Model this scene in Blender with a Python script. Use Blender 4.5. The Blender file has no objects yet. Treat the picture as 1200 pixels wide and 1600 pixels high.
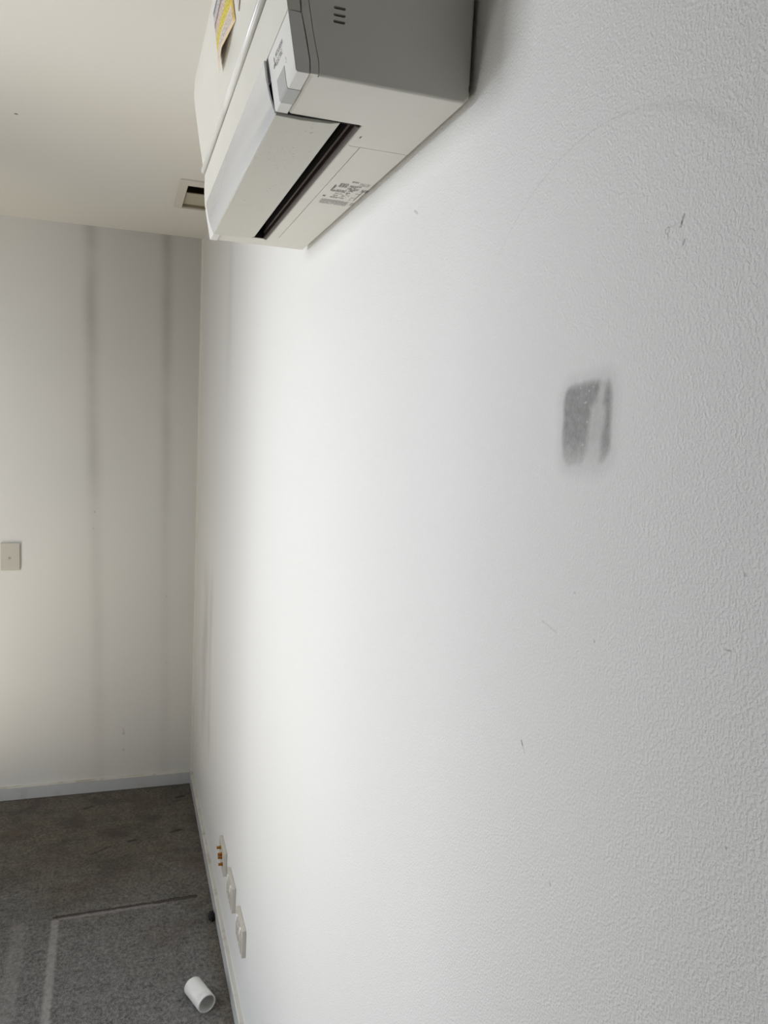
import bpy, bmesh, math, random
from mathutils import Vector, Matrix
S = bpy.context.scene
C = S.collection

# ------------------------------------------------------------ camera
D, H = 3.5186, 2.4                      # back wall distance, ceiling height
cam_d = bpy.data.cameras.new('camera')
cam = bpy.data.objects.new('camera', cam_d); C.objects.link(cam)
yaw, pit, rol, FPX = 0.32505, -0.1073, 0.04762, 1233.95
fw = Vector((math.sin(yaw)*math.cos(pit), math.cos(yaw)*math.cos(pit), math.sin(pit)))
rt = fw.cross(Vector((0, 0, 1))).normalized(); up = rt.cross(fw)
r2 = rt*math.cos(rol) + up*math.sin(rol); u2 = -rt*math.sin(rol) + up*math.cos(rol)
m = Matrix((r2, u2, -fw)).transposed().to_4x4(); m.translation = Vector((-0.32786, 0, 1.64758))
cam.matrix_world = m
cam_d.sensor_fit = 'VERTICAL'; cam_d.sensor_height = 32.0; cam_d.lens = FPX/1600*32.0
cam_d.clip_start = 0.02
S.camera = cam

# ------------------------------------------------------------ light and exposure
S.view_settings.view_transform = 'Standard'; S.view_settings.look = 'None'
S.view_settings.gamma = 1.0; S.view_settings.use_curve_mapping = False
S.view_settings.exposure = 0.04
W = bpy.data.worlds.new('world'); S.world = W; W.use_nodes = True
W.node_tree.nodes['Background'].inputs[0].default_value = (0.72, 0.83, 1.0, 1)
W.node_tree.nodes['Background'].inputs[1].default_value = 0.15

XL = -1.25                               # left wall with a window and an added opening
def area(name, loc, rot, sx, sy, power, col, spread=180):
    l = bpy.data.lights.new(name, 'AREA'); l.shape = 'RECTANGLE'; l.size = sx; l.size_y = sy
    l.energy = power; l.color = col; l.spread = math.radians(spread)
    o = bpy.data.objects.new(name, l); C.objects.link(o); o.location = loc; o.rotation_euler = rot
    return o
PI = math.pi
COOL, WARM = (0.905, 0.945, 1.0), (1.0, 0.89, 0.72)
LIGHTS = [  # daylight outside the openings of the left wall: cool from the sky, warm thrown up from the ground, far fill added
    ('sky_daylight_high', (XL-.5, 1.5, 2.1), (0, -PI/2, 0), .8, .6, 27.0, COOL),
    ('sky_daylight_side', (XL-.5, 0.3, 1.15), (0, -PI/2, 0), 1.2, .6, 15.0, COOL),
    ('sky_daylight_low', (XL-.5, 1.5, 0.5), (0, -PI/2, 0), .8, .6, 10.0, COOL),
    ('sky_daylight_far', (XL-.5, 2.1, 1.3), (0, -PI/2, 0), .8, .6, 5.5, COOL),
    ('ground_daylight', (XL-.7, 1.5, -.2), (0, -PI/2-.6, 0), .6, 1.2, 18.0, WARM),
    ('upward_fill_far', (XL-.25, 2.8, .1), (0, -PI/2-1.1, 0), .3, .8, 9.0, WARM),  # upward fill added at the second opening, lifts ceiling and end wall
]
for a in LIGHTS: area(*a)

# ------------------------------------------------------------ node helpers
def new_mat(name, col, rough=0.5, **kw):
    mt = bpy.data.materials.new(name); mt.use_nodes = True
    b = mt.node_tree.nodes['Principled BSDF']
    b.inputs['Base Color'].default_value = (*col, 1); b.inputs['Roughness'].default_value = rough
    for k, v in kw.items(): b.inputs[k.replace('_', ' ')].default_value = v
    return mt
class N:
    """small expression builder for one material"""
    def __init__(s, mt):
        s.mt = mt; s.t = mt.node_tree; s.b = s.t.nodes['Principled BSDF']
        tc = s.t.nodes.new('ShaderNodeTexCoord'); s.P = tc.outputs['Object']; s.UV = tc.outputs['UV']
        sp = s.t.nodes.new('ShaderNodeSeparateXYZ'); s.t.links.new(s.P, sp.inputs[0])
        s.x, s.y, s.z = sp.outputs
    def put(s, inp, v):
        if isinstance(v, (int, float)): inp.default_value = v
        elif isinstance(v, (tuple, list, Vector)): inp.default_value = tuple(v) if len(v) == len(inp.default_value) else (*v, 1)
        else: s.t.links.new(v, inp)
    def m(s, op, a, b=0, c=0, clamp=False):
        n = s.t.nodes.new('ShaderNodeMath'); n.operation = op; n.use_clamp = clamp
        s.put(n.inputs[0], a); s.put(n.inputs[1], b); s.put(n.inputs[2], c); return n.outputs[0]
    def ss(s, v, e0, e1, a=0.0, b=1.0):
        n = s.t.nodes.new('ShaderNodeMapRange'); n.interpolation_type = 'SMOOTHSTEP'
        s.put(n.inputs['Value'], v); n.inputs['From Min'].default_value = e0; n.inputs['From Max'].default_value = e1
        n.inputs['To Min'].default_value = a; n.inputs['To Max'].default_value = b; return n.outputs['Result']
    def lin(s, v, e0, e1, a=0.0, b=1.0):
        n = s.t.nodes.new('ShaderNodeMapRange'); s.put(n.inputs['Value'], v)
        n.inputs['From Min'].default_value = e0; n.inputs['From Max'].default_value = e1
        n.inputs['To Min'].default_value = a; n.inputs['To Max'].default_value = b; return n.outputs['Result']
    def noise(s, scale, detail=2, rough=0.5, vec=None, out=0, dist=0.0):
        n = s.t.nodes.new('ShaderNodeTexNoise'); n.inputs['Scale'].default_value = scale
        n.inputs['Detail'].default_value = detail; n.inputs['Roughness'].default_value = rough
        n.inputs['Distortion'].default_value = dist
        s.t.links.new(vec or s.P, n.inputs['Vector']); return n.outputs[out]
    def scaled(s, sc):
        n = s.t.nodes.new('ShaderNodeVectorMath'); n.operation = 'MULTIPLY'
        s.t.links.new(s.P, n.inputs[0]); n.inputs[1].default_value = sc; return n.outputs[0]
    def vec(s, a, b, c=0):
        n = s.t.nodes.new('ShaderNodeCombineXYZ'); s.put(n.inputs[0], a); s.put(n.inputs[1], b); s.put(n.inputs[2], c); return n.outputs[0]
    def seg(s, u, v, a, b, r, soft):
        """1 inside a capsule from a to b in the (u, v) plane"""
        bu, bv = b[0]-a[0], b[1]-a[1]; L = max(bu*bu+bv*bv, 1e-12)
        du = s.m('SUBTRACT', u, a[0]); dv = s.m('SUBTRACT', v, a[1])
        t = s.m('DIVIDE', s.m('ADD', s.m('MULTIPLY', du, bu), s.m('MULTIPLY', dv, bv)), L, clamp=True)
        eu = s.m('SUBTRACT', du, s.m('MULTIPLY', t, bu)); ev = s.m('SUBTRACT', dv, s.m('MULTIPLY', t, bv))
        d = s.m('SQRT', s.m('ADD', s.m('MULTIPLY', eu, eu), s.m('MULTIPLY', ev, ev)))
        return s.ss(d, r-soft, r+soft, 1, 0)
    def gauss(s, v, c, w):
        d = s.m('DIVIDE', s.m('SUBTRACT', v, c), w)
        return s.m('EXPONENT', s.m('MULTIPLY', s.m('MULTIPLY', d, d), -1))
    def mul(s, *a):
        r = a[0]
        for k in a[1:]: r = s.m('MULTIPLY', r, k)
        return r
    def mx(s, *a):
        r = a[0]
        for k in a[1:]: r = s.m('MAXIMUM', r, k)
        return r
    def mix(s, f, a, b):
        n = s.t.nodes.new('ShaderNodeMix'); n.data_type = 'RGBA'
        s.put(n.inputs[0], f); s.put(n.inputs[6], a); s.put(n.inputs[7], b); return n.outputs[2]
    def color(s, c): s.put(s.b.inputs['Base Color'], c)
    def bump(s, h, strength=0.3, dist=0.001, prev=None):
        n = s.t.nodes.new('ShaderNodeBump'); n.inputs['Strength'].default_value = strength
        n.inputs['Distance'].default_value = dist; s.t.links.new(h, n.inputs['Height'])
        if prev is not None: s.t.links.new(prev, n.inputs['Normal'])
        s.t.links.new(n.outputs[0], s.b.inputs['Normal']); return n.outputs[0]

# ------------------------------------------------------------ materials
PAINT = (0.80, 0.795, 0.775)
WALL_BROWN = (0.20, 0.178, 0.145)
# long wall on the right (object coordinates are world coordinates: y runs away from the camera, z up)
m_wr = new_mat('wall_right_paint', PAINT, 0.5); n = N(m_wr)
u, v = n.y, n.z
# square scorched looking smudge with a pale rubbed streak in it
wob = n.m('SUBTRACT', n.noise(45, 3, .6), .5)
uu = n.m('ADD', u, n.m('MULTIPLY', wob, .007)); vv = n.m('ADD', v, n.m('MULTIPLY', wob, .006))
cu = n.m('SUBTRACT', uu, n.m('ADD', .5135, n.m('MULTIPLY', n.m('SUBTRACT', v, 1.658), .06)))
cv = n.m('SUBTRACT', vv, n.m('ADD', 1.6570, n.m('MULTIPLY', n.m('SUBTRACT', u, .51), -.10)))
RC = .012
bx_ = n.m('MAXIMUM', n.m('SUBTRACT', n.m('ABSOLUTE', cu), .0315-RC), 0); by_ = n.m('MAXIMUM', n.m('SUBTRACT', n.m('ABSOLUTE', cv), .0310-RC), 0)
sd = n.m('SUBTRACT', n.m('SQRT', n.m('ADD', n.mul(bx_, bx_), n.mul(by_, by_))), RC)
box = n.ss(sd, -.0045, .006, 1, 0)
halo = n.ss(sd, -.004, .016, .20, 0)
streak = n.mx(n.seg(uu, v, (.4935, 1.697), (.4985, 1.660), .0045, .0035), n.seg(uu, v, (.4985, 1.665), (.5035, 1.622), .0095, .004))
light_bits = n.mul(n.ss(n.noise(230, 2, .6), .60, .72), n.seg(u, v, (.517, 1.69), (.507, 1.635), .012, .01))
low = n.ss(n.m('ADD', v, n.m('MULTIPLY', wob, .02)), 1.624, 1.650, .55, 1)
mot = n.lin(n.noise(160, 3, .6), .3, .7, .86, 1.08)
k = n.mul(box, n.m('SUBTRACT', 1, n.m('MULTIPLY', streak, .50)), n.m('SUBTRACT', 1, n.m('MULTIPLY', light_bits, .6)), low, mot)
k = n.mx(n.m('MULTIPLY', k, .74), halo)
# scuffs and ticks
marks = n.mx(
    n.m('MULTIPLY', n.seg(u, v, (.4217, 1.7862), (.4235, 1.7812), .0008, .0005), .75),
    n.m('MULTIPLY', n.seg(u, v, (.4235, 1.7812), (.4240, 1.7796), .0009, .0006), .5),
    n.m('MULTIPLY', n.seg(u, v, (.4190, 1.7708), (.4202, 1.7682), .0007, .0006), .55),
    n.m('MULTIPLY', n.m('SUBTRACT', n.seg(u, v, (.4365, 1.7800), (.4368, 1.7795), .0022, .0004), n.seg(u, v, (.4365, 1.7800), (.4368, 1.7795), .0014, .0004)), .45),
    n.m('MULTIPLY', n.seg(u, v, (.4360, 1.7775), (.4352, 1.7745), .0006, .0005), .35),
    n.m('MULTIPLY', n.seg(u, v, (.4345, 1.7812), (.4255, 1.7822), .0004, .0004), .18),
    n.m('MULTIPLY', n.seg(u, v, (.5762, 1.3865), (.5738, 1.3836), .0010, .0007), .6),
    n.m('MULTIPLY', n.seg(u, v, (.5738, 1.3836), (.5695, 1.3785), .0008, .0007), .25),
    n.m('MULTIPLY', n.seg(u, v, (.5560, 1.4965), (.5340, 1.4930), .0007, .0006), .16),
    n.m('MULTIPLY', n.seg(u, v, (.9125, 1.9035), (.9020, 1.8985), .0014, .0012), .32),
    n.m('MULTIPLY', n.seg(u, v, (.3530, 1.5308), (.3495, 1.5312), .0006, .0005), .35),
    n.m('MULTIPLY', n.seg(u, v, (.3443, 1.5763), (.3443, 1.5755), .0009, .0007), .35),
    n.m('MULTIPLY', n.seg(u, v, (.4810, 1.5003), (.4812, 1.5000), .0009, .0006), .4),
    n.m('MULTIPLY', n.seg(u, v, (.5115, 1.5296), (.5117, 1.5294), .0009, .0006), .4),
    n.m('MULTIPLY', n.seg(u, v, (.5163, 1.2931), (.5155, 1.2921), .0010, .0007), .35),
    n.m('MULTIPLY', n.seg(u, v, (.5275, 1.2941), (.5275, 1.2940), .0008, .0006), .35),
    n.m('MULTIPLY', n.seg(u, v, (.3382, 1.4199), (.3382, 1.4198), .0009, .0006), .45))
# faint pencil-thin arc
du = n.m('SUBTRACT', u, .520); dv = n.m('SUBTRACT', v, 1.642)
rr = n.m('SQRT', n.m('ADD', n.mul(du, du), n.mul(dv, dv)))
arc = n.mul(n.ss(n.m('ABSOLUTE', n.m('SUBTRACT', rr, .2300)), .0002, .0013, .20, 0), n.ss(v, 1.79, 1.84), n.ss(n.noise(60, 2, .5), .35, .6, .45, 1),
            n.ss(u, .36, .47))
arc2 = n.mul(n.ss(n.m('ABSOLUTE', n.m('SUBTRACT', rr, .2290)), .001, .006, .07, 0), n.ss(v, 1.79, 1.84), n.ss(u, .42, .50, 1, 0))
# dark rubbed smears low down near the far corner
sw = n.m('MULTIPLY', n.m('SUBTRACT', n.noise(4, 3, .6), .5), .18)
smear = n.mul(n.mx(n.gauss(n.m('ADD', u, sw), 3.12, .10), n.m('MULTIPLY', n.gauss(n.m('ADD', u, sw), 2.93, .05), .8)), n.ss(v, 1.15, .95), n.ss(v, .30, .5), n.lin(n.noise(3.5, 3, .5), .35, .65, .45, 1))
ghost = n.mul(n.gauss(u, 2.62, .07), n.ss(v, 1.55, 2.0), .10)
marks = n.m('MULTIPLY', marks, n.lin(n.noise(420, 3, .6), .36, .52, .55, 1.15))
arc = n.m('MULTIPLY', arc, n.lin(n.noise(350, 3, .6), .35, .6, .2, 1))
dirt_tone = n.mx(k, marks, arc, arc2, n.m('MULTIPLY', smear, .30), ghost)
base = n.mix(n.lin(n.noise(1.3, 3, .5), .35, .65), (0.80, 0.797, 0.78), (0.815, 0.812, 0.80))
n.color(n.mix(dirt_tone, base, (0.12, 0.117, 0.112)))
t1 = n.noise(430, 2, .5); t2 = n.noise(210, 2, .5); t3 = n.noise(40, 2, .5)
hgt = n.m('ADD', n.m('ADD', n.ss(t1, .35, .7), n.m('MULTIPLY', t2, .9)), n.m('MULTIPLY', t3, .8))
n.bump(hgt, .42, .0010)

# back wall: dark lines where the studs stand, screw heads, brown tone deepening towards the top and corner
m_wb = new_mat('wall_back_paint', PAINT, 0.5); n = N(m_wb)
u, v = n.x, n.z
sx = n.m('ADD', u, n.m('MULTIPLY', n.m('SUBTRACT', n.noise(3, 2), .5), .02))
pat = n.lin(n.noise(2.6, 3, .6, n.scaled((.6, 1, 1.6))), .3, .7, .45, 1)
s1c = n.m('SUBTRACT', sx, n.m('ADD', -.420, n.m('MULTIPLY', n.m('SUBTRACT', v, 1.0), -.024)))
s2c = n.m('SUBTRACT', sx, n.m('ADD', -.136, n.m('MULTIPLY', n.m('SUBTRACT', v, 1.0), -.010)))
st1 = n.mul(n.gauss(s1c, 0, .027), n.ss(v, .45, 2.2, .12, .34), pat)
st2 = n.mul(n.gauss(s2c, 0, .023), n.ss(v, .45, 2.2, .10, .30), pat)
ks = []
for (x, z, a) in [(-.1507, 2.1226, .4), (-.1403, 1.6687, .4), (-.4271, 1.2335, .4), (-.4316, 1.1627, .35), (-.1405, 1.2199, .25), (-.129, .8638, .3), (-.1239, .5665, .25), (-.4181, .7365, .22), (-.3006, .2543, .35), (-.2998, .178, .3)]:
    ks.append(n.m('MULTIPLY', n.seg(u, v, (x, z), (x, z+.001), .005, .005), a))
ks.append(n.m('MULTIPLY', n.seg(u, v, (-.490, 1.925), (-.425, 1.948), .008, .008), .14))
ks.append(n.m('MULTIPLY', n.seg(u, v, (-.303, .275), (-.297, .25), .003, .003), .25))
top_tone = n.mul(n.ss(v, 1.0, 2.5, .02, .32), n.ss(u, -.95, -.1, .35, 1))
dirt_tone = n.mx(n.m('ADD', top_tone, n.mx(st1, st2)), *ks)
base = n.mix(n.lin(n.noise(2.2, 3, .5), .35, .65), (0.80, 0.78, 0.735), (0.77, 0.76, 0.725))
n.color(n.mix(dirt_tone, base, WALL_BROWN)); n.bump(n.noise(300, 2), .2, .0008)

m_plain = new_mat('wall_paint', (0.25, 0.25, 0.25), 0.55)  # unseen left wall, kept dark to hold down bounced light
m_dull = new_mat('hall_wall_paint', (0.15, 0.15, 0.15), 0.7)  # dark tone on the unseen hall walls limits light bouncing back
m_base2 = new_mat('corner_bead_paint', (0.78, 0.75, 0.68), 0.5)
m_ceil = new_mat('ceiling_paint', (0.80, 0.77, 0.72), 0.7); n = N(m_ceil)
hole = n.seg(n.x, n.y, (-.5909, 2.3241), (-.5905, 2.3245), .0045, .002)
n.color(n.mix(hole, n.mix(n.lin(n.noise(1.1, 2), .35, .65), (0.765, 0.73, 0.66), (0.755, 0.735, 0.68)), (0.10, 0.09, 0.08))); n.bump(n.noise(200, 2), .1, .0006)
m_base = new_mat('baseboard_paint', (0.62, 0.63, 0.63), 0.35); n = N(m_base)
n.color(n.mix(n.mul(n.ss(n.z, .050, .0565), .85), n.mix(n.ss(n.noise(22, 3), .52, .7), (0.60, .61, .62), (0.55, .555, .55)), n.mix(n.ss(n.noise(14, 3, .6), .5, .68), (0.66, 0.64, 0.57), (0.50, 0.46, 0.37))))

# carpet
m_carp = new_mat('carpet_pile', (0.07, 0.067, 0.062), 0.95); n = N(m_carp)
f1 = n.noise(300, 3, .7); f2 = n.noise(95, 3, .65, n.scaled((1, .8, 1))); f3 = n.noise(26, 3, .6)
pile = n.m('ADD', n.m('ADD', n.m('MULTIPLY', f1, .5), n.m('MULTIPLY', f2, .45)), n.m('MULTIPLY', f3, .18))
grey = n.mix(n.lin(pile, .43, .77), (0.020, 0.019, 0.019), (0.39, 0.375, 0.355))
brown = n.mix(n.lin(pile, .43, .77), (0.018, 0.015, 0.010), (0.27, 0.23, 0.165))
far = n.ss(n.m('ADD', n.y, n.m('ADD', n.m('MULTIPLY', n.x, .5), n.m('MULTIPLY', n.m('SUBTRACT', n.noise(3.0, 4, .6), .5), .9))), 2.15, 2.85)
edge = n.ss(n.m('ADD', n.x, n.m('MULTIPLY', n.m('SUBTRACT', n.noise(9, 3), .5), .06)), -.10, -.01, 0, .9)
col = n.mix(n.mx(far, edge), grey, brown)
red = n.mul(n.ss(n.noise(5.5, 3, .6), .50, .66), far, .5)
col = n.mix(red, col, (0.085, 0.045, 0.028))
dark_patch = n.mul(n.ss(n.noise(6.5, 5, .65, n.scaled((1, 1.3, 1))), .46, .66), far, .5)
col = n.mix(dark_patch, col, (0.018, 0.016, 0.012))
# dents left by furniture feet, spots
u, v = n.x, n.y
ring = lambda c, r, w: n.m('SUBTRACT', n.seg(u, v, c, (c[0]+.001, c[1]), r, w), n.seg(u, v, c, (c[0]+.001, c[1]), r-.012, w))
spots = n.mx(n.m('MULTIPLY', n.seg(u, v, (-.075, 3.379), (-.052, 3.385), .010, .006), .85), n.m('MULTIPLY', n.seg(u, v, (-.449, 3.362), (-.425, 3.375), .009, .006), .6),
             n.m('MULTIPLY', n.seg(u, v, (-.112, 3.088), (-.085, 3.095), .009, .006), .75), n.m('MULTIPLY', n.seg(u, v, (-.275, 3.052), (-.255, 3.058), .009, .006), .8),
             n.m('MULTIPLY', n.seg(u, v, (-.410, 2.99), (-.350, 3.03), .006, .005), .6), n.m('MULTIPLY', n.seg(u, v, (-.115, 2.41), (-.113, 2.41), .006, .003), .5))
rings = n.mx(ring((-.655, 3.365), .045, .008), ring((-.10, 2.95), .055, .008), ring((-.50, 3.40), .04, .008))
col = n.mix(n.m('MULTIPLY', rings, .25), col, (0.16, 0.14, 0.11))
# long cut across the pile, and two pale pressed stripes running towards the viewer
rag = n.m('MULTIPLY', n.m('SUBTRACT', n.noise(40, 3, .6), .5), .012)
vy = n.m('ADD', v, rag); vx = n.m('ADD', u, rag)
cut = n.mx(n.seg(u, vy, (-.505, 2.6215), (-.20, 2.627), .0055, .003), n.m('MULTIPLY', n.seg(u, vy, (-.20, 2.627), (-.066, 2.629), .0090, .003), 1.0))
lip = n.m('MULTIPLY', n.seg(u, vy, (-.50, 2.608), (-.17, 2.614), .006, .005), .5)
stripe = n.m('MULTIPLY', n.seg(vx, v, (-.512, 2.60), (-.500, 1.9), .0115, .006), n.lin(n.noise(60, 3, .6), .3, .6, .35, .62))
stripe2 = n.m('MULTIPLY', n.seg(vx, v, (-.620, 2.59), (-.600, 1.9), .022, .012), n.lin(n.noise(60, 3, .6), .35, .6, .10, .30))
col = n.mix(n.mx(stripe, stripe2, n.m('MULTIPLY', lip, .7)), col, (0.46, 0.44, 0.42))
col = n.mix(n.m('MULTIPLY', n.mx(cut, n.seg(u, v, (-.515, 2.6215), (-.51, 2.6215), .006, .003)), .88), col, (0.030, 0.020, 0.010))
col = n.mix(spots, col, (0.012, 0.010, 0.007))
n.color(col)
n.b.inputs['Sheen Weight'].default_value = .15
hh = n.m('SUBTRACT', pile, n.m('MULTIPLY', n.mx(cut, spots), 1.2))
n.bump(hh, .9, .006)

# appliance plastics
m_pl = new_mat('cream_plastic', (0.76, 0.74, 0.68), 0.38); n = N(m_pl)
n.color(n.mix(n.ss(n.noise(9, 3), .4, .7), (0.67, 0.655, 0.595), (0.65, 0.635, 0.575)))
m_pl2 = new_mat('white_plastic', (0.80, 0.79, 0.76), 0.34); n = N(m_pl2)
n.color(n.mix(n.ss(n.noise(12, 3), .4, .7), (0.73, 0.72, 0.69), (0.71, 0.705, 0.68)))
m_gloss = new_mat('glossy_white_plastic', (0.70, 0.71, 0.73), 0.10, Specular_IOR_Level=.8, Coat_Weight=1.0, Coat_Roughness=.03); n = N(m_gloss)
n.color(n.mix(n.noise(6, 2), (0.70, 0.71, 0.73), (0.73, 0.74, 0.75)))
m_lip = new_mat('satin_white_plastic', (0.82, 0.81, 0.77), 0.22); n = N(m_lip)
n.color(n.mix(n.noise(8, 2), (0.83, 0.82, 0.78), (0.81, 0.80, 0.76)))
m_flap = new_mat('matte_cream_flap', (0.66, 0.65, 0.58), 0.5); n = N(m_flap)
dust = n.mul(n.ss(n.noise(240, 2, .6), .62, .72), n.ss(n.noise(18, 2), .48, .62), n.ss(n.y, 1.15, .9))
n.color(n.mix(n.m('MULTIPLY', dust, .6), n.mix(n.noise(5, 2), (0.60, 0.595, 0.53), (0.58, 0.57, 0.51)), (0.16, 0.15, 0.12)))
m_black = new_mat('black_cavity', (0.006, 0.006, 0.006), 0.8); n = N(m_black)
n.color(n.mix(n.noise(30, 2), (0.004, 0.004, 0.004), (0.009, 0.008, 0.008)))
m_rail = new_mat('dark_brown_rail', (0.05, 0.038, 0.033), 0.35); n = N(m_rail)
n.color(n.mix(n.noise(40, 2), (0.040, 0.024, 0.020), (0.022, 0.014, 0.012)))
m_greyp = new_mat('grey_window_plastic', (0.42, 0.425, 0.42), 0.35); n = N(m_greyp)
n.color(n.mix(n.noise(40, 2), (0.43, 0.435, 0.43), (0.40, 0.405, 0.40)))
m_ink = new_mat('grey_print', (0.12, 0.12, 0.12), 0.6); n = N(m_ink); n.color(n.mix(n.noise(90, 2), (0.10, .10, .10), (0.16, .16, .16)))
m_pale_ink = new_mat('pale_grey_print', (0.33, 0.33, 0.32), 0.6); n = N(m_pale_ink); n.color(n.mix(n.noise(90, 2), (0.28, .28, .27), (0.38, .38, .37)))
m_pvc = new_mat('white_pipe_plastic', (0.83, 0.83, 0.81), 0.35); n = N(m_pvc)
n.color(n.mix(n.ss(n.noise(30, 3), .45, .7), (0.84, 0.84, 0.82), (0.74, 0.73, 0.70)))
m_plate = new_mat('ivory_plate_plastic', (0.70, 0.68, 0.62), 0.35); n = N(m_plate)
n.color(n.mix(n.noise(20, 2), (0.60, 0.57, 0.50), (0.57, 0.54, 0.475)))
m_rock = new_mat('white_rocker_plastic', (0.80, 0.79, 0.77), 0.3); n = N(m_rock); n.color(n.mix(n.noise(20, 2), (0.81, .80, .78), (0.78, .77, .75)))
m_slot = new_mat('dark_slot', (0.02, 0.02, 0.02), 0.7); n = N(m_slot); n.color(n.mix(n.noise(50, 2), (0.02, .02, .02), (0.03, .03, .03)))
m_brass = new_mat('orange_brass', (0.55, 0.27, 0.06), 0.3, Metallic=1.0); n = N(m_brass); n.color(n.mix(n.noise(80, 2), (0.50, 0.22, 0.04), (0.36, 0.14, 0.02)))
m_ventf = new_mat('vent_frame_paint', (0.70, 0.66, 0.58), 0.5); n = N(m_ventf); n.color(n.mix(n.noise(15, 2), (0.70, .66, .58), (0.66, .62, .54)))
m_ventd = new_mat('vent_duct', (0.10, 0.085, 0.05), 0.8); n = N(m_ventd); n.color(n.mix(n.noise(15, 2), (0.34, .28, .18), (0.28, .23, .15)))
m_ventb = new_mat('vent_blade_paint', (0.30, 0.27, 0.20), 0.6); n = N(m_ventb); n.color(n.mix(n.noise(15, 2), (0.50, .46, .36), (0.46, .42, .32)))
m_lint = new_mat('black_lint', (0.008, 0.008, 0.009), 0.95); n = N(m_lint); n.color(n.mix(n.noise(200, 2), (0.005, .005, .006), (0.02, .02, .02)))
m_frame = new_mat('window_frame_aluminium', (0.55, 0.55, 0.55), 0.4)

# paper label (uv: u along the unit from far to near, v upwards)
m_lab = new_mat('printed_paper', (0.8, 0.7, 0.3), 0.5); n = N(m_lab)
suv = n.t.nodes.new('ShaderNodeSeparateXYZ'); n.t.links.new(n.UV, suv.inputs[0]); lu, lv = suv.outputs[0], suv.outputs[1]
ramp = n.t.nodes.new('ShaderNodeValToRGB'); ramp.color_ramp.interpolation = 'CONSTANT'
n.t.links.new(lv, ramp.inputs[0])
stops = [(0, (.80, .62, .36)), (.05, (.66, .56, .50)), (.30, (.68, .56, .03)), (.52, (.62, .50, .42)), (.68, (.55, .36, .33)), (.73, (.16, .12, .10)), (.78, (.52, .50, .52)), (.93, (.12, .15, .20))]
cr = ramp.color_ramp
while len(cr.elements) > 1: cr.elements.remove(cr.elements[-1])
cr.elements[0].position = 0; cr.elements[0].color = (*stops[0][1], 1)
for p, c in stops[1:]:
    e = cr.elements.new(p); e.color = (*c, 1)
lnv = n.vec(n.m('MULTIPLY', lu, 34), n.m('MULTIPLY', lv, 30))
scr = n.mul(n.ss(n.noise(1, 3, .7, lnv), .50, .58), n.ss(lv, .07, .10), n.ss(n.m('ABSOLUTE', n.m('SUBTRACT', lv, .30)), .01, .03))
yb = n.ss(lu, .86, .92)
c0 = n.mix(n.mul(yb, n.ss(lv, .02, .05), n.ss(lv, .60, .4)), ramp.outputs[0], (.66, .42, .06))
c1 = n.mix(n.m('MULTIPLY', scr, .7), c0, (.16, .13, .10))
n.color(c1)
m_lab2 = new_mat('pale_paper', (0.62, 0.56, 0.48), 0.5); n = N(m_lab2); n.color(n.mix(n.noise(60, 2), (0.64, .57, .49), (0.55, .48, .42)))

# ------------------------------------------------------------ mesh helpers
def link(name, bm, mat, parent=None, smooth=False, bevel=0, seg=2, ang=35):
    me = bpy.data.meshes.new(name)
    bmesh.ops.recalc_face_normals(bm, faces=bm.faces)
    bm.to_mesh(me); bm.free()
    o = bpy.data.objects.new(name, me); C.objects.link(o); me.materials.append(mat)
    if smooth:
        for p in me.polygons: p.use_smooth = True
    if bevel:
        b = o.modifiers.new('bevel', 'BEVEL'); b.width = bevel; b.segments = seg; b.limit_method = 'ANGLE'; b.angle_limit = math.radians(ang)
        for p in me.polygons: p.use_smooth = True
        b.harden_normals = True
    if parent is not None:
        p = parent; off = Vector((0, 0, 0))
        while p is not None: off += p.location; p = p.parent
        for vv_ in me.vertices: vv_.co -= off
        o.parent = parent
    return o
def add_box(bm, a, b):
    x0, y0, z0 = a; x1, y1, z1 = b
    vs = [bm.verts.new(p) for p in [(x0,y0,z0),(x1,y0,z0),(x1,y1,z0),(x0,y1,z0),(x0,y0,z1),(x1,y0,z1),(x1,y1,z1),(x0,y1,z1)]]
    for f in [(0,1,2,3),(4,5,6,7),(0,1,5,4),(1,2,6,5),(2,3,7,6),(3,0,4,7)]: bm.faces.new([vs[i] for i in f])
def boxes(*l):
    bm = bmesh.new()
    for a, b in l: add_box(bm, a, b)
    return bm
def add_prism(bm, pts, y0, y1):
    """polygon in (x, z) extruded along y"""
    a = [bm.verts.new((x, y0, z)) for x, z in pts]; b = [bm.verts.new((x, y1, z)) for x, z in pts]; k = len(pts)
    bm.faces.new(a); bm.faces.new(b[::-1])
    for i in range(k): bm.faces.new([a[i], a[(i+1) % k], b[(i+1) % k], b[i]])
def prism(pts, y0, y1):
    bm = bmesh.new(); add_prism(bm, pts, y0, y1); return bm
def add_lathe(bm, prof, origin, axis, segs=32):
    """prof: list of (radius, distance along axis)"""
    ax = Vector(axis).normalized(); h = Vector((0, 0, 1)) if abs(ax.z) < .9 else Vector((1, 0, 0))
    e1 = ax.cross(h).normalized(); e2 = ax.cross(e1); rings = []
    for r, t in prof:
        rings.append([bm.verts.new(Vector(origin)+ax*t+(e1*math.cos(2*PI*i/segs)+e2*math.sin(2*PI*i/segs))*max(r, 1e-5)) for i in range(segs)])
    for a, b in zip(rings, rings[1:]):
        for i in range(segs): bm.faces.new([a[i], a[(i+1) % segs], b[(i+1) % segs], b[i]])
    return rings
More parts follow.
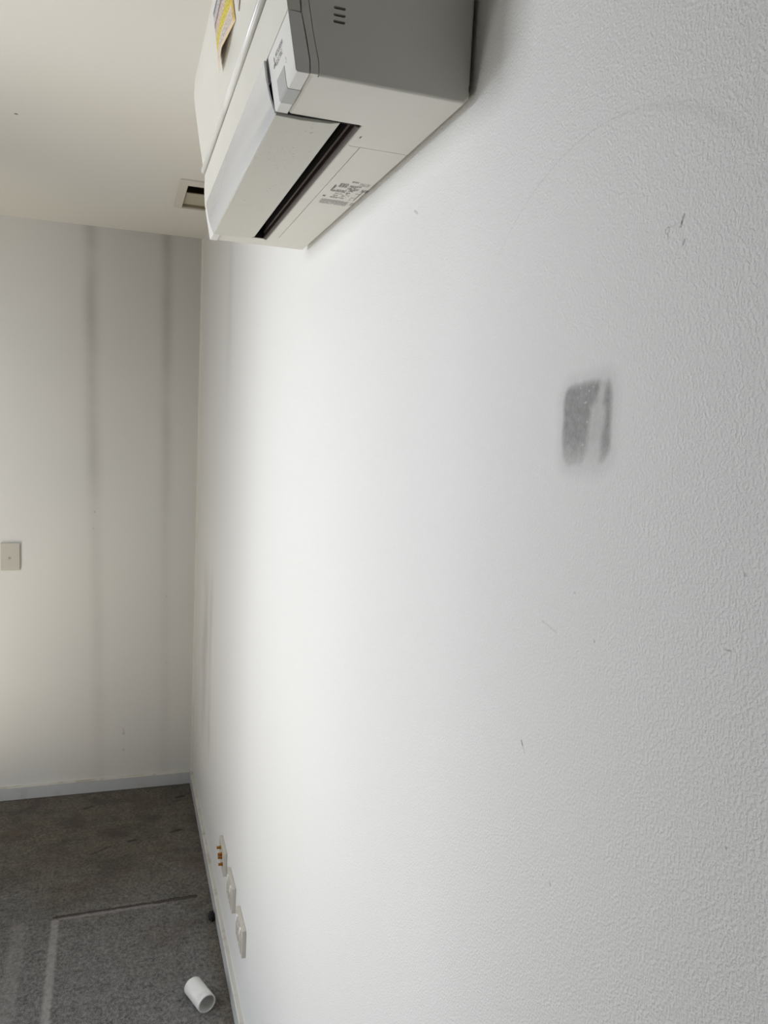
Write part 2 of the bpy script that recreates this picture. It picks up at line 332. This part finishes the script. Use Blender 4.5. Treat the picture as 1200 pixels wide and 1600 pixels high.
def cut(o, bm_cut):
    """apply a boolean difference, then drop the cutter"""
    bmesh.ops.recalc_face_normals(bm_cut, faces=bm_cut.faces)
    me = bpy.data.meshes.new('cutter'); bm_cut.to_mesh(me); bm_cut.free()
    c = bpy.data.objects.new('cutter', me); C.objects.link(c)
    md = o.modifiers.new('cut', 'BOOLEAN'); md.operation = 'DIFFERENCE'; md.object = c; md.solver = 'EXACT'
    try: md.use_self = True
    except Exception: pass
    dg = bpy.context.evaluated_depsgraph_get(); dg.update()
    new = bpy.data.meshes.new_from_object(o.evaluated_get(dg))
    o.modifiers.clear(); o.data = new
    bpy.data.objects.remove(c); bpy.data.meshes.remove(me)
def thing(name, label, cat, loc, group=None):
    o = bpy.data.objects.new(name, None); C.objects.link(o); o.location = loc
    o['label'] = label; o['category'] = cat
    if group: o['group'] = group
    return o
def tag(o, label, cat, group=None):
    o['label'] = label; o['category'] = cat
    if group: o['group'] = group
    return o
def struct(name, bm, mat, label=None, **kw):
    o = link(name, bm, mat, **kw); o['kind'] = 'structure'
    if label: o['label'] = label
    return o

# ------------------------------------------------------------ setting
T = .12
YB = -1.5                                # end of the hall behind the camera
NX, NY = -0.65, 0.40                     # unseen pier corner added to shade near right wall; camera in short hall
struct('wall_right', boxes(((0, YB-T, -T), (T, D+T, H+T))), m_wr, 'white roller painted wall carrying the air conditioner')
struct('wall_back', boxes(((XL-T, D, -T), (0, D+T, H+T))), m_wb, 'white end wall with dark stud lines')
struct('ceiling', boxes(((XL-T, YB-T, H), (0, D, H+T))), m_ceil, 'cream painted ceiling')
struct('floor', boxes(((XL-T, YB-T, -T), (0, D, 0))), m_carp, 'worn grey brown carpet')
struct('wall_hall', boxes(((XL, NY-T, 0), (NX, NY, H)), ((NX-T, YB, 0), (NX, NY-T, H)), ((NX-T, YB-T, 0), (0, YB, H))), m_dull)
OPEN = [(1.05, 1.88, 0.05, 2.20), (2.30, 3.20, 0.05, 2.20)]      # window, then an opening added for the upward fill: y0, y1, z0, z1
wl = []; yp = NY
for (a0, a1, b0, b1) in OPEN:
    wl += [((XL-T, yp, 0), (XL, a0, H)), ((XL-T, a0, 0), (XL, a1, b0)), ((XL-T, a0, b1), (XL, a1, H))]; yp = a1
wl.append(((XL-T, yp, 0), (XL, D, H)))
struct('wall_left', boxes(*wl), m_plain)
for i, (a0, a1, b0, b1) in enumerate(OPEN):
    struct('window_%d' % (i+1), boxes(((XL-.09, a0, b0), (XL-.05, a0+.04, b1)), ((XL-.09, a1-.04, b0), (XL-.05, a1, b1)), ((XL-.09, a0, b0), (XL-.05, a1, b0+.04)), ((XL-.09, a0, b1-.04), (XL-.05, a1, b1))), m_frame)
TB, ZB_ = .0131, .0582
def base_prof(): return None
struct('baseboard_right', prism([(0, 0.002), (-TB, 0.002), (-TB, ZB_-.003), (-TB+.003, ZB_), (0, ZB_)], YB, D), m_base, 'scuffed white baseboard below the air conditioner wall')
bm = bmesh.new()
pts = [(D, .002), (D-TB, .002), (D-TB, ZB_-.003), (D-TB+.003, ZB_), (D, ZB_)]
a = [bm.verts.new((XL, y, z)) for y, z in pts]; b = [bm.verts.new((-TB, y, z)) for y, z in pts]
bm.faces.new(a); bm.faces.new(b)
for i in range(5): bm.faces.new([a[i], a[(i+1) % 5], b[(i+1) % 5], b[i]])
struct('baseboard_back', bm, m_base, 'white baseboard of the end wall')
bm = bmesh.new()
ta = [bm.verts.new(p) for p in ((-.011, D, ZB_), (-.007, D-.007, ZB_), (0, D-.011, ZB_), (0, D, ZB_))]; tb = [bm.verts.new(v_.co + Vector((0, 0, H-ZB_))) for v_ in ta]
bm.faces.new(ta); bm.faces.new(tb)
for i in range(4): bm.faces.new([ta[i], ta[(i+1) % 4], tb[(i+1) % 4], tb[i]])
struct('trim_1', bm, m_base2, 'thin bead down the corner of the two walls')

# ------------------------------------------------------------ air conditioner
Y0, Y1, ZB = .7555, 1.4956, 1.968
ZS = [1.968, 2.018, 2.0275, 2.0836, 2.129, 2.187, 2.208, 2.240]; XS = [-.179, -.188, -.1895, -.1925, -.2005, -.2095, -.212, -.2105]
def xf(z):
    if z <= ZS[0]: return XS[0]
    for i in range(len(ZS)-1):
        if z <= ZS[i+1]: t = (z-ZS[i])/(ZS[i+1]-ZS[i]); return XS[i]*(1-t)+XS[i+1]*t
    return XS[-1]
ac = thing('air_conditioner', 'long white wall mounted air conditioner unit high on the right wall', 'air conditioner', (0, (Y0+Y1)/2, ZB))
CY0, CY1 = .8585, 1.4415
# housing (everything behind the front mouldings)
OUT = [(-.1579, 1.966), (-.1588, 1.980), (-.1648, 2.0035), (-.1702, 2.031), (-.174, 2.08), (-.183, 2.14), (-.192, 2.19)]   # bezel, wall side
INN = [(-.1656, 1.969), (-.1663, 1.980), (-.1713, 2.0023), (-.1756, 2.0192), (-.1767, 2.0298), (-.181, 2.08), (-.190, 2.14), (-.199, 2.19)]   # bezel, room side
hp = [(-.0045, ZB+.006), (-.010, ZB), (-.1652, ZB), (-.1658, 1.980), (-.1707, 2.0023), (-.1750, 2.0192), (-.1762, 2.0298), (-.179, 2.08), (-.185, 2.14), (-.194, 2.19), (-.196, 2.235), (-.180, 2.245), (-.0045, 2.245)]
housing = link('housing', prism(hp, Y0, Y1), m_pl, ac)
for z_ in (0,):
    cb = bmesh.new(); off = Vector((0, (Y0+Y1)/2, ZB))
    add_box(cb, (-.30, CY0, ZB-.05), (-.0867, CY1, ZB+.050))
    cut_list = [((-.0819, .9203, ZB-.01), (-.0, .9215, ZB+.0015)), ((-.0686, .9215, ZB-.01), (-.0676, 1.418, ZB+.0015))]
    cut(housing, cb)
    b = housing.modifiers.new('bevel', 'BEVEL'); b.width = .0032; b.segments = 3; b.limit_method = 'ANGLE'; b.angle_limit = math.radians(50); b.use_clamp_overlap = True
    cb = boxes(*cut_list); cut(housing, cb)
    cb = boxes(((-.0776, .886, ZB-.01), (-.0758, .893, ZB+.003)), ((-.0865, 1.4505, ZB-.01), (-.084, 1.453, ZB+.002)),
               ((-.0060, Y0-.02, 1.9790), (-.0, Y0+.006, 1.9865)))
    cut(housing, cb)
    cb = bmesh.new()
    for zc in (2.0302, 2.0240, 2.0181):     # three vent slots on the near end
        x0, x1, r = -.1455, -.1340, .00125
        pts = [(x0+r-r*math.sin(PI*i/8), zc+r*math.cos(PI*i/8)) for i in range(9)] + [(x1-r+r*math.sin(PI*i/8), zc-r*math.cos(PI*i/8)) for i in range(9)]
        add_prism(cb, pts, Y0-.01, Y0+.018)
    cut(housing, cb)
    cb = prism(OUT + [(x+.0014, z) for x, z in OUT[::-1]], Y0-.01, Y0+.0035)
    cut(housing, cb)
for p in housing.data.polygons: p.use_smooth = False
slotd = link('vent_slot_shade', boxes(*[((-.1454, Y0+.0035, zc-.00115), (-.1341, Y0+.0170, zc+.00115)) for zc in (2.0302, 2.0240, 2.0181)]), m_slot, ac)  # dark fill that paints the shade inside the slots
# upper front panel with a rounded lower lip
def offs(pts, d): return [(x+d, z) for x, z in pts]
out = [(xf(z), z) for z in (2.094, 2.110, 2.129, 2.15, 2.17, 2.187, 2.208, 2.225, 2.238)]
lipp = [(-.1880, 2.0815), (-.1905, 2.0797), (-.1932, 2.0794), (-.1955, 2.0806), (-.1968, 2.0830), (-.1970, 2.0858), (-.1962, 2.0885), (-.1950, 2.0903)]
top = [(-.208, 2.2465), (-.203, 2.250), (-.190, 2.251)]
inner = [(-.187, 2.246), (-.192, 2.20), (-.188, 2.14), (-.184, 2.09)]
link('panel_lip', prism(lipp+[(-.1900, 2.0915)], Y0-.0009, Y1+.0009), m_lip, ac, smooth=True)
fp = link('front_panel', prism([(-.188, 2.0905)]+out+top+inner, Y0-.0008, Y1+.0008), m_pl, ac, smooth=False, bevel=.0012, ang=40)
# lower strip between the lip and the flap
lowp = [(-.1762, 2.0202), (xf(2.0202), 2.0202), (xf(2.0275), 2.0275), (xf(2.05), 2.05), (-.1905, 2.078), (-.1815, 2.082), (-.1772, 2.0298)]
link('lower_panel', prism(lowp, Y0-.0004, Y1+.0004), m_pl, ac, bevel=.0005)
# indicator panel at the near end, and the matching cap at the far end
def ind_prof(z1=2.0190, n=6):
    zz = [ZB+.0012+(z1-ZB-.0012)*i/(n-1) for i in range(n)]
    return [(-.1660, ZB-.0004), (-.1778, ZB-.0004)] + [(xf(z), z) for z in zz] + [(-.1758, z1), (-.1717, 2.0023), (-.1667, 1.980), (-.1660, 1.969)]
ind = link('indicator_panel', prism(ind_prof(), Y0-.0008, CY0-.0006), m_pl2, ac, bevel=.0005)
link('end_cap', prism(ind_prof(), CY1+.0008, Y1+.0006), m_pl2, ac, bevel=.0005)
# thin bezel rib between front mouldings and the side
bz = [(x+.0003, z) for x, z in OUT][:6] + [(x+.0002, z) for x, z in INN[:7][::-1]]
bz[0] = (bz[0][0], ZB-.0001); bz[-1] = (bz[-1][0], ZB-.0001)
link('side_bezel', prism(bz, Y0-.0014, Y0+.003), m_pl, ac, bevel=.0004, ang=25)
# receiver window wrapping the lower edge
rp = [(-.1660, ZB-.0008), (-.1783, ZB-.0008), (-.1796, ZB+.001), (xf(1.9875)-.0004, 1.9875), (xf(1.9875)+.001, 1.9875), (-.1775, ZB+.0015), (-.1660, ZB+.0005)]
rcv = link('receiver_window', prism(rp, .7945, .8310), m_greyp, ind)
rcv['label'] = 'grey receiver window wrapping the lower edge'
# logo and two lines of lettering on the indicator panel
fn = Vector((-1, 0, -.18)).normalized()               # outward normal
e_u = Vector((0, -1, 0)); e_v = Vector((-.18, 0, 1)).normalized()
def on_front(bm_or_pts, y, z, d=.0002):
    o0 = Vector((xf(z), y, z)) + fn*d
    return [o0 + e_u*a + e_v*b for a, b in bm_or_pts]
bm = bmesh.new()
Rl = .0066
def rhomb(cx, cz, ang):
    c, s = math.cos(ang), math.sin(ang)
    h = Rl*.58
    pts = [(0, 0), (h*.577*1.0, Rl*.5), (0, Rl), (-h*.577*1.0, Rl*.5)]
    return [(cx + x*c - y*s, cz + x*s + y*c) for x, y in pts]
for a_ in (0, 2*PI/3, -2*PI/3):
    vs = [bm.verts.new(p) for p in on_front(rhomb(0, 0, a_), .8315, 2.0035)]
    bm.faces.new(vs)
lg = link('logo', bm, m_ink, ind); 
def letters(txt, y, z, size, name, mat=m_ink):
    cu_ = bpy.data.curves.new('t', 'FONT'); cu_.body = txt; cu_.size = size; cu_.align_x = 'LEFT'; cu_.space_character = 1.05
    to = bpy.data.objects.new('t', cu_); C.objects.link(to)
    dg = bpy.context.evaluated_depsgraph_get(); dg.update()
    me = bpy.data.meshes.new_from_object(to.evaluated_get(dg)); bpy.data.objects.remove(to)
    bm = bmesh.new(); bm.from_mesh(me); bpy.data.meshes.remove(me)
    o0 = Vector((xf(z), y, z)) + fn*.00025
    for v_ in bm.verts: v_.co = o0 + e_u*v_.co.x + e_v*v_.co.y
    return link(name, bm, mat, ind)
letters('MITSUBISHI', .8240, 2.0050, .0066, 'lettering')
letters('ELECTRIC', .8240, 1.9985, .0066, 'lettering')
bm = bmesh.new()
for (uu_, vv_) in ((0, 0), (.0012, -.002), (.0003, -.004)):
    bm.faces.new([bm.verts.new(p) for p in on_front([(uu_, vv_), (uu_+.0022, vv_), (uu_+.0022, vv_+.001), (uu_, vv_+.001)], .7865, 1.9905)])
link('status_mark', bm, m_pale_ink, ind)
# flap: glossy front leaf tipped slightly out at the top
NP = 9
fl = []
for i in range(NP):
    t = i/(NP-1); z = 2.0165*(1-t) + 1.9662*t; x = -.1922*(1-t) + -.1790*t - .0022*math.sin(PI*t)*(0.7+.6*t)
    fl.append((x, z))
flin = [(x+.0022, z+.0004) for x, z in fl[::-1]]
flap = link('front_flap', prism(fl+flin, CY0+.0012, CY1-.0012), m_gloss, ac, smooth=False, bevel=.0004)
flap['label'] = 'glossy white front flap, slightly open'
bf = [(-.1780, 1.9655), (-.150, 1.9648), (-.120, 1.9662), (-.1080, 1.9688), (-.1085, 1.9712), (-.120, 1.9695), (-.150, 1.9685), (-.1765, 1.9690)]
link('air_deflector', prism(bf, CY0+.0030, CY1-.0042), m_flap, ac, bevel=.0005)['label'] = 'matte cream underside flap with dust specks'
# dark outlet behind the flap
oz0, oz1 = ZB+.0006, ZB+.0495
link('air_outlet', boxes(((-.1760, CY0+.0003, oz1-.002), (-.0872, CY1-.0003, oz1)), ((-.0892, CY0+.0003, oz0), (-.0872, CY1-.0003, oz1)),
                         ((-.1760, CY0+.0003, oz0), (-.0872, CY0+.0018, oz1)), ((-.1760, CY1-.0018, oz0), (-.0872, CY1-.0003, oz1))), m_black, ac)['label'] = 'black air outlet'
link('outlet_rail', prism([(-.0892, ZB-.0012), (-.0866, ZB-.0012), (-.0866, ZB+.012), (-.0915, ZB+.014), (-.0925, ZB+.011), (-.0905, ZB+.009), (-.0925, ZB+.003), (-.0920, ZB)], CY0+.001, CY1-.001), m_rail, ac, bevel=.0004)['label'] = 'dark brown rail along the outlet'
for k in range(7):
    yk = CY0+.06+k*.078
    link('louvre_vane', boxes(((-.150, yk, ZB+.012), (-.100, yk+.0015, ZB+.040))), m_black, ac)
link('mounting_plate', boxes(((-.0046, Y0+.012, 1.985), (-.0004, Y1-.02, 2.235))), m_slot, ac)
# rating print on the underside
bm = bmesh.new(); rnd = random.Random(4)
def bar(x0, x1, y0, y1, z=ZB-.00015):
    bm.faces.new([bm.verts.new(p) for p in ((x0, y0, z), (x1, y0, z), (x1, y1, z), (x0, y1, z))])
def words(x0, x1, y0, y1, dense):        # rows of broken dashes
    y = y0
    while y < y1:
        x = x0
        while x < x1:
            w = rnd.uniform(.0012, .004)
            if rnd.random() < dense: bar(x, min(x+w, x1), y, y+.0018)
            x += w+.0007
        y += .0031
words(-.052, -.040, 1.062, 1.080, .95); words(-.038, -.022, 1.066, 1.088, .8); words(-.040, -.030, 1.048, 1.054, .9)
words(-.018, -.008, 1.078, 1.090, .9); words(-.054, -.036, 1.092, 1.104, .85); words(-.034, -.026, 1.090, 1.112, .6)
words(-.050, -.030, 1.128, 1.134, .9); words(-.022, -.016, 1.118, 1.134, .7); words(-.057, -.054, 1.075, 1.100, 1)
bar(-.0150, -.0138, 1.085, 1.135); bar(-.0170, -.0080, 1.084, 1.0855); bar(-.0210, -.0140, 1.100, 1.1015); bar(-.010, -.0088, 1.078, 1.097)
bar(-.0575, -.0565, 1.070, 1.098); bar(-.061, -.057, 1.126, 1.132)
pr = link('rating_print', bm, m_ink, ac)
for nm_, ar_ in (('caution_print', (-.058, -.018, 1.144, 1.168, .97)), ('mark_print', (-.014, -.008, 1.146, 1.160, .9)), ('table_print', (-.048, -.026, 1.108, 1.126, .5)), ('heading_print', (-.028, -.014, 1.052, 1.064, .9))):
    bm = bmesh.new(); words(*ar_); link(nm_, bm, m_pale_ink, ac)

# curling energy label on the front panel

LB = [(-.2010, 1.0276, 2.1282), (-.2025, 1.045, 2.1289), (-.2048, 1.062, 2.1276), (-.2075, 1.078, 2.1247), (-.2100, 1.095, 2.1228), (-.2082, 1.125, 2.1219), (-.2045, 1.165, 2.1211)]
def sheet(name, bottom, y_near, y_far, z_top, mat, parent=None, fade=1.6, nu=24, nv=16, th=.00035):
    bm = bmesh.new(); uvl = bm.loops.layers.uv.new('UVMap'); g = []; kb = len(bottom)-1
    for j in range(nv+1):
        vv_ = j/nv; row = []
        for i in range(nu+1):
            s_ = i/nu*kb; k_ = min(int(s_), kb-1); t = s_-k_; t2 = t*t*(3-2*t) if 0 else t
            B = Vector(bottom[k_])*(1-t2) + Vector(bottom[k_+1])*t2
            z = B.z*(1-vv_) + z_top*vv_; y = B.y*(1-vv_) + (y_near+(y_far-y_near)*i/nu)*vv_
            lift = max(0.0, xf(B.z)-.0006-B.x)
            row.append((bm.verts.new((xf(z)-.0006-lift*(1-vv_)**fade, y, z)), (1-i/nu, vv_)))
        g.append(row)
    for j in range(nv):
        for i in range(nu):
            q_ = [g[j][i], g[j][i+1], g[j+1][i+1], g[j+1][i]]
            f = bm.faces.new([a_[0] for a_ in q_])
            for lo, a_ in zip(f.loops, q_): lo[uvl].uv = a_[1]
    o = link(name, bm, mat, parent, smooth=True)
    sm_ = o.modifiers.new('thick', 'SOLIDIFY'); sm_.thickness = th; sm_.offset = 0
    return o
lab = sheet('energy_label', LB, 1.0270, 1.185, 2.2050, m_lab)
tag(lab, 'yellow and pink printed paper label curling off the front of the air conditioner', 'label')
lab2 = sheet('paper_label', [(-.2012, .955, 2.150), (-.2030, .975, 2.1385), (-.2012, 1.0010, 2.1262), (-.2012, 1.0030, 2.1290)], .945, 1.012, 2.20, m_lab2)
tag(lab2, 'pale blank paper corner beside the yellow printed label on the air conditioner', 'label')

# ------------------------------------------------------------ wall plates low on the right wall
def plate_bm(y0, y1, z0, z1, d):
    return boxes(((-d, y0, z0), (-.0002, y1, z1)))
PW, PH, PZ = .116, .076, .2400
def power_outlet(yc):
    t = thing('power_outlet', 'x', 'power outlet', (0, yc, PZ+PH/2), 'power outlets low on the right wall')
    link('plate', plate_bm(yc-PW/2, yc+PW/2, PZ, PZ+PH, .0110), m_plate, t, bevel=.0015)
    for sy in (-1, 1):
        c = yc+sy*.027
        soc = link('socket', boxes(((-.0128, c-.019, PZ+.006), (-.0105, c+.019, PZ+.046))), m_plate, t, bevel=.0009)
        bm = bmesh.new()                     # two slanted slots and the earth slot
        for (dy, dz, an) in ((-.0075, .006, .5), (.0075, .006, -.5), (0, -.010, 0)):
            bm2 = boxes(((-.01295, -.0009, -.0045), (-.0126, .0009, .0045)))
            bmesh.ops.transform(bm2, matrix=Matrix.Translation((0, c+dy, PZ+.027+dz)) @ Matrix.Rotation(an, 4, 'X'), verts=bm2.verts)
            me_ = bpy.data.meshes.new('tmp'); bm2.to_mesh(me_); bm2.free(); bm.from_mesh(me_); bpy.data.meshes.remove(me_)
        link('slot', bm, m_slot, soc)
        sw_ = yc+sy*.030
        pts = [(-.0106, PZ+.051), (-.0160, PZ+.0525), (-.0135, PZ+.0665), (-.0106, PZ+.0680)]
        link('rocker', prism(pts, sw_-.0065, sw_+.0065), m_rock, t, bevel=.0007)
    return t
def dup(root, loc):
    r = root.copy(); C.objects.link(r); r.location = loc
    for ch in root.children:
        c = ch.copy(); C.objects.link(c); c.parent = r
        for g_ in ch.children:
            d = g_.copy(); C.objects.link(d); d.parent = c
    return r
po = power_outlet(1.996)
po['label'] = 'white double power outlet low on the right wall, nearest of the three plates'
po2 = dup(po, (0, 2.1935, PZ+PH/2))
po2['label'] = 'white double power outlet low on the right wall, middle of the three plates'
yc = 2.388
ap = thing('aerial_plate', 'white wall plate with orange brass connectors, farthest of the three low plates', 'wall plate', (0, yc, PZ+PH/2-.002))
link('plate', plate_bm(yc-PW/2, yc+PW/2, PZ-.002, PZ+PH-.002, .0110), m_plate, ap, bevel=.0015)
for (cy, cz) in ((2.402, .297), (2.374, .290), (2.370, .2815), (2.352, .2690)):
    bm = bmesh.new()
    add_lathe(bm, [(0, .0), (.0055, .0), (.0055, .004), (.0042, .0045), (.0042, .0100), (.0047, .0105), (.0047, .0125), (.0030, .0130), (.0, .0120)], (-.0108, cy, cz), (-1, 0, 0), 20)
    link('connector', bm, m_brass, ap, smooth=False)

# switch plate on the end wall
sx0, sx1, sz0, sz1 = -.7870, -.7150, .990, 1.103
ls = thing('light_switch', 'white switch plate with a small round dimple, alone on the end wall', 'light switch', ((sx0+sx1)/2, D, (sz0+sz1)/2))
link('plate', boxes(((sx0, D-.010, sz0), (sx1, D-.0003, sz1))), m_plate, ls, bevel=.0020, seg=3)
bm = bmesh.new(); add_lathe(bm, [(0, 0), (.0062, 0), (.0058, .0018), (.0040, .0022), (.0032, .0008), (0, .0006)], (-.7540, D-.0098, 1.040), (0, -1, 0), 24)
link('button', bm, m_plate, ls)
bm = boxes(((-.7568, D-.0130, 1.0385), (-.7505, D-.0112, 1.0425)))
link('toggle', bm, m_greyp, ls, bevel=.0006)

# ceiling vent
vx0, vx1, vy0, vy1 = -.1545, -.0150, 2.686, 3.034
ix0, ix1, iy0, iy1 = -.1285, -.0400, 2.7345, 3.0265
cv = thing('ceiling_vent', 'beige rectangular air vent in the ceiling beyond the air conditioner', 'vent', ((vx0+vx1)/2, (vy0+vy1)/2, H))
zf = H-.007
link('frame', boxes(((vx0, vy0, zf), (vx1, iy0, H-.0003)), ((vx0, iy1, zf), (vx1, vy1, H-.0003)), ((vx0, iy0, zf), (ix0, iy1, H-.0003)), ((ix1, iy0, zf), (vx1, iy1, H-.0003))), m_ventf, cv, bevel=.0012)
# the opening is cut through the ceiling, a duct stands above it
ceil = bpy.data.objects['ceiling']
cut(ceil, boxes(((ix0-.001, iy0-.001, H-.05), (ix1+.001, iy1+.001, H+T+.05))))
w = .002
link('duct', boxes(((ix0, iy0, H), (ix0+w, iy1, H+.07)), ((ix1-w, iy0, H), (ix1, iy1, H+.07)), ((ix0, iy0, H), (ix1, iy0+w, H+.07)), ((ix0, iy1-w, H), (ix1, iy1, H+.07)), ((ix0, iy0, H+.068), (ix1, iy1, H+.07))), m_ventd, cv)
bm = bmesh.new()
pa = [(2.862, H+.004), (3.023, H+.008), (3.023, H+.011), (2.862, H+.007)]
a = [bm.verts.new((ix0+.004, y, z)) for y, z in pa]; b = [bm.verts.new((ix1-.004, y, z)) for y, z in pa]
bm.faces.new(a); bm.faces.new(b)
for i in range(4): bm.faces.new([a[i], a[(i+1) % 4], b[(i+1) % 4], b[i]])
link('damper_blade', bm, m_ventb, cv)
for k in range(3):
    yk = 2.765+k*.034
    link('slat', boxes(((ix0+.004, yk, H+.030), (ix1-.004, yk+.004, H+.042))), m_ventb, cv)

# ------------------------------------------------------------ things on the floor
pn = Vector((-.0815, 2.0690, .0268)); pfar = Vector((-.1140, 2.1530, .0268))
ax = (pfar-pn); L = ax.length; bm = bmesh.new()
R0, R1 = .0265, .0222
prof = [(R1, L), (R1, .001), (R1+.001, 0), (R0-.001, 0), (R0, .001), (R0, L-.0015), (R0-.001, L), (R1, L)]
add_lathe(bm, prof, pn, ax, 48)
bmesh.ops.remove_doubles(bm, verts=bm.verts, dist=1e-6)
pipe = link('pipe_offcut', bm, m_pvc)
for p in pipe.data.polygons: p.use_smooth = True
e_ = pipe.modifiers.new('es', 'EDGE_SPLIT'); e_.split_angle = math.radians(35)
tag(pipe, 'short white plastic pipe offcut lying on the carpet near the right baseboard', 'pipe')
bm = bmesh.new(); bmesh.ops.create_icosphere(bm, subdivisions=3, radius=1)
rnd = random.Random(2)
from mathutils import noise as mn
for v_ in bm.verts:
    k_ = 1+.45*mn.noise(v_.co*2.1)+.2*mn.noise(v_.co*6)
    v_.co = Vector((v_.co.x*.009*k_-.0245, v_.co.y*.022*k_+2.492, max(v_.co.z*.012*k_+.0090, .0004)))
lint = link('lint_clump', bm, m_lint, smooth=True)
tag(lint, 'small black clump of lint on the carpet against the right baseboard', 'lint')
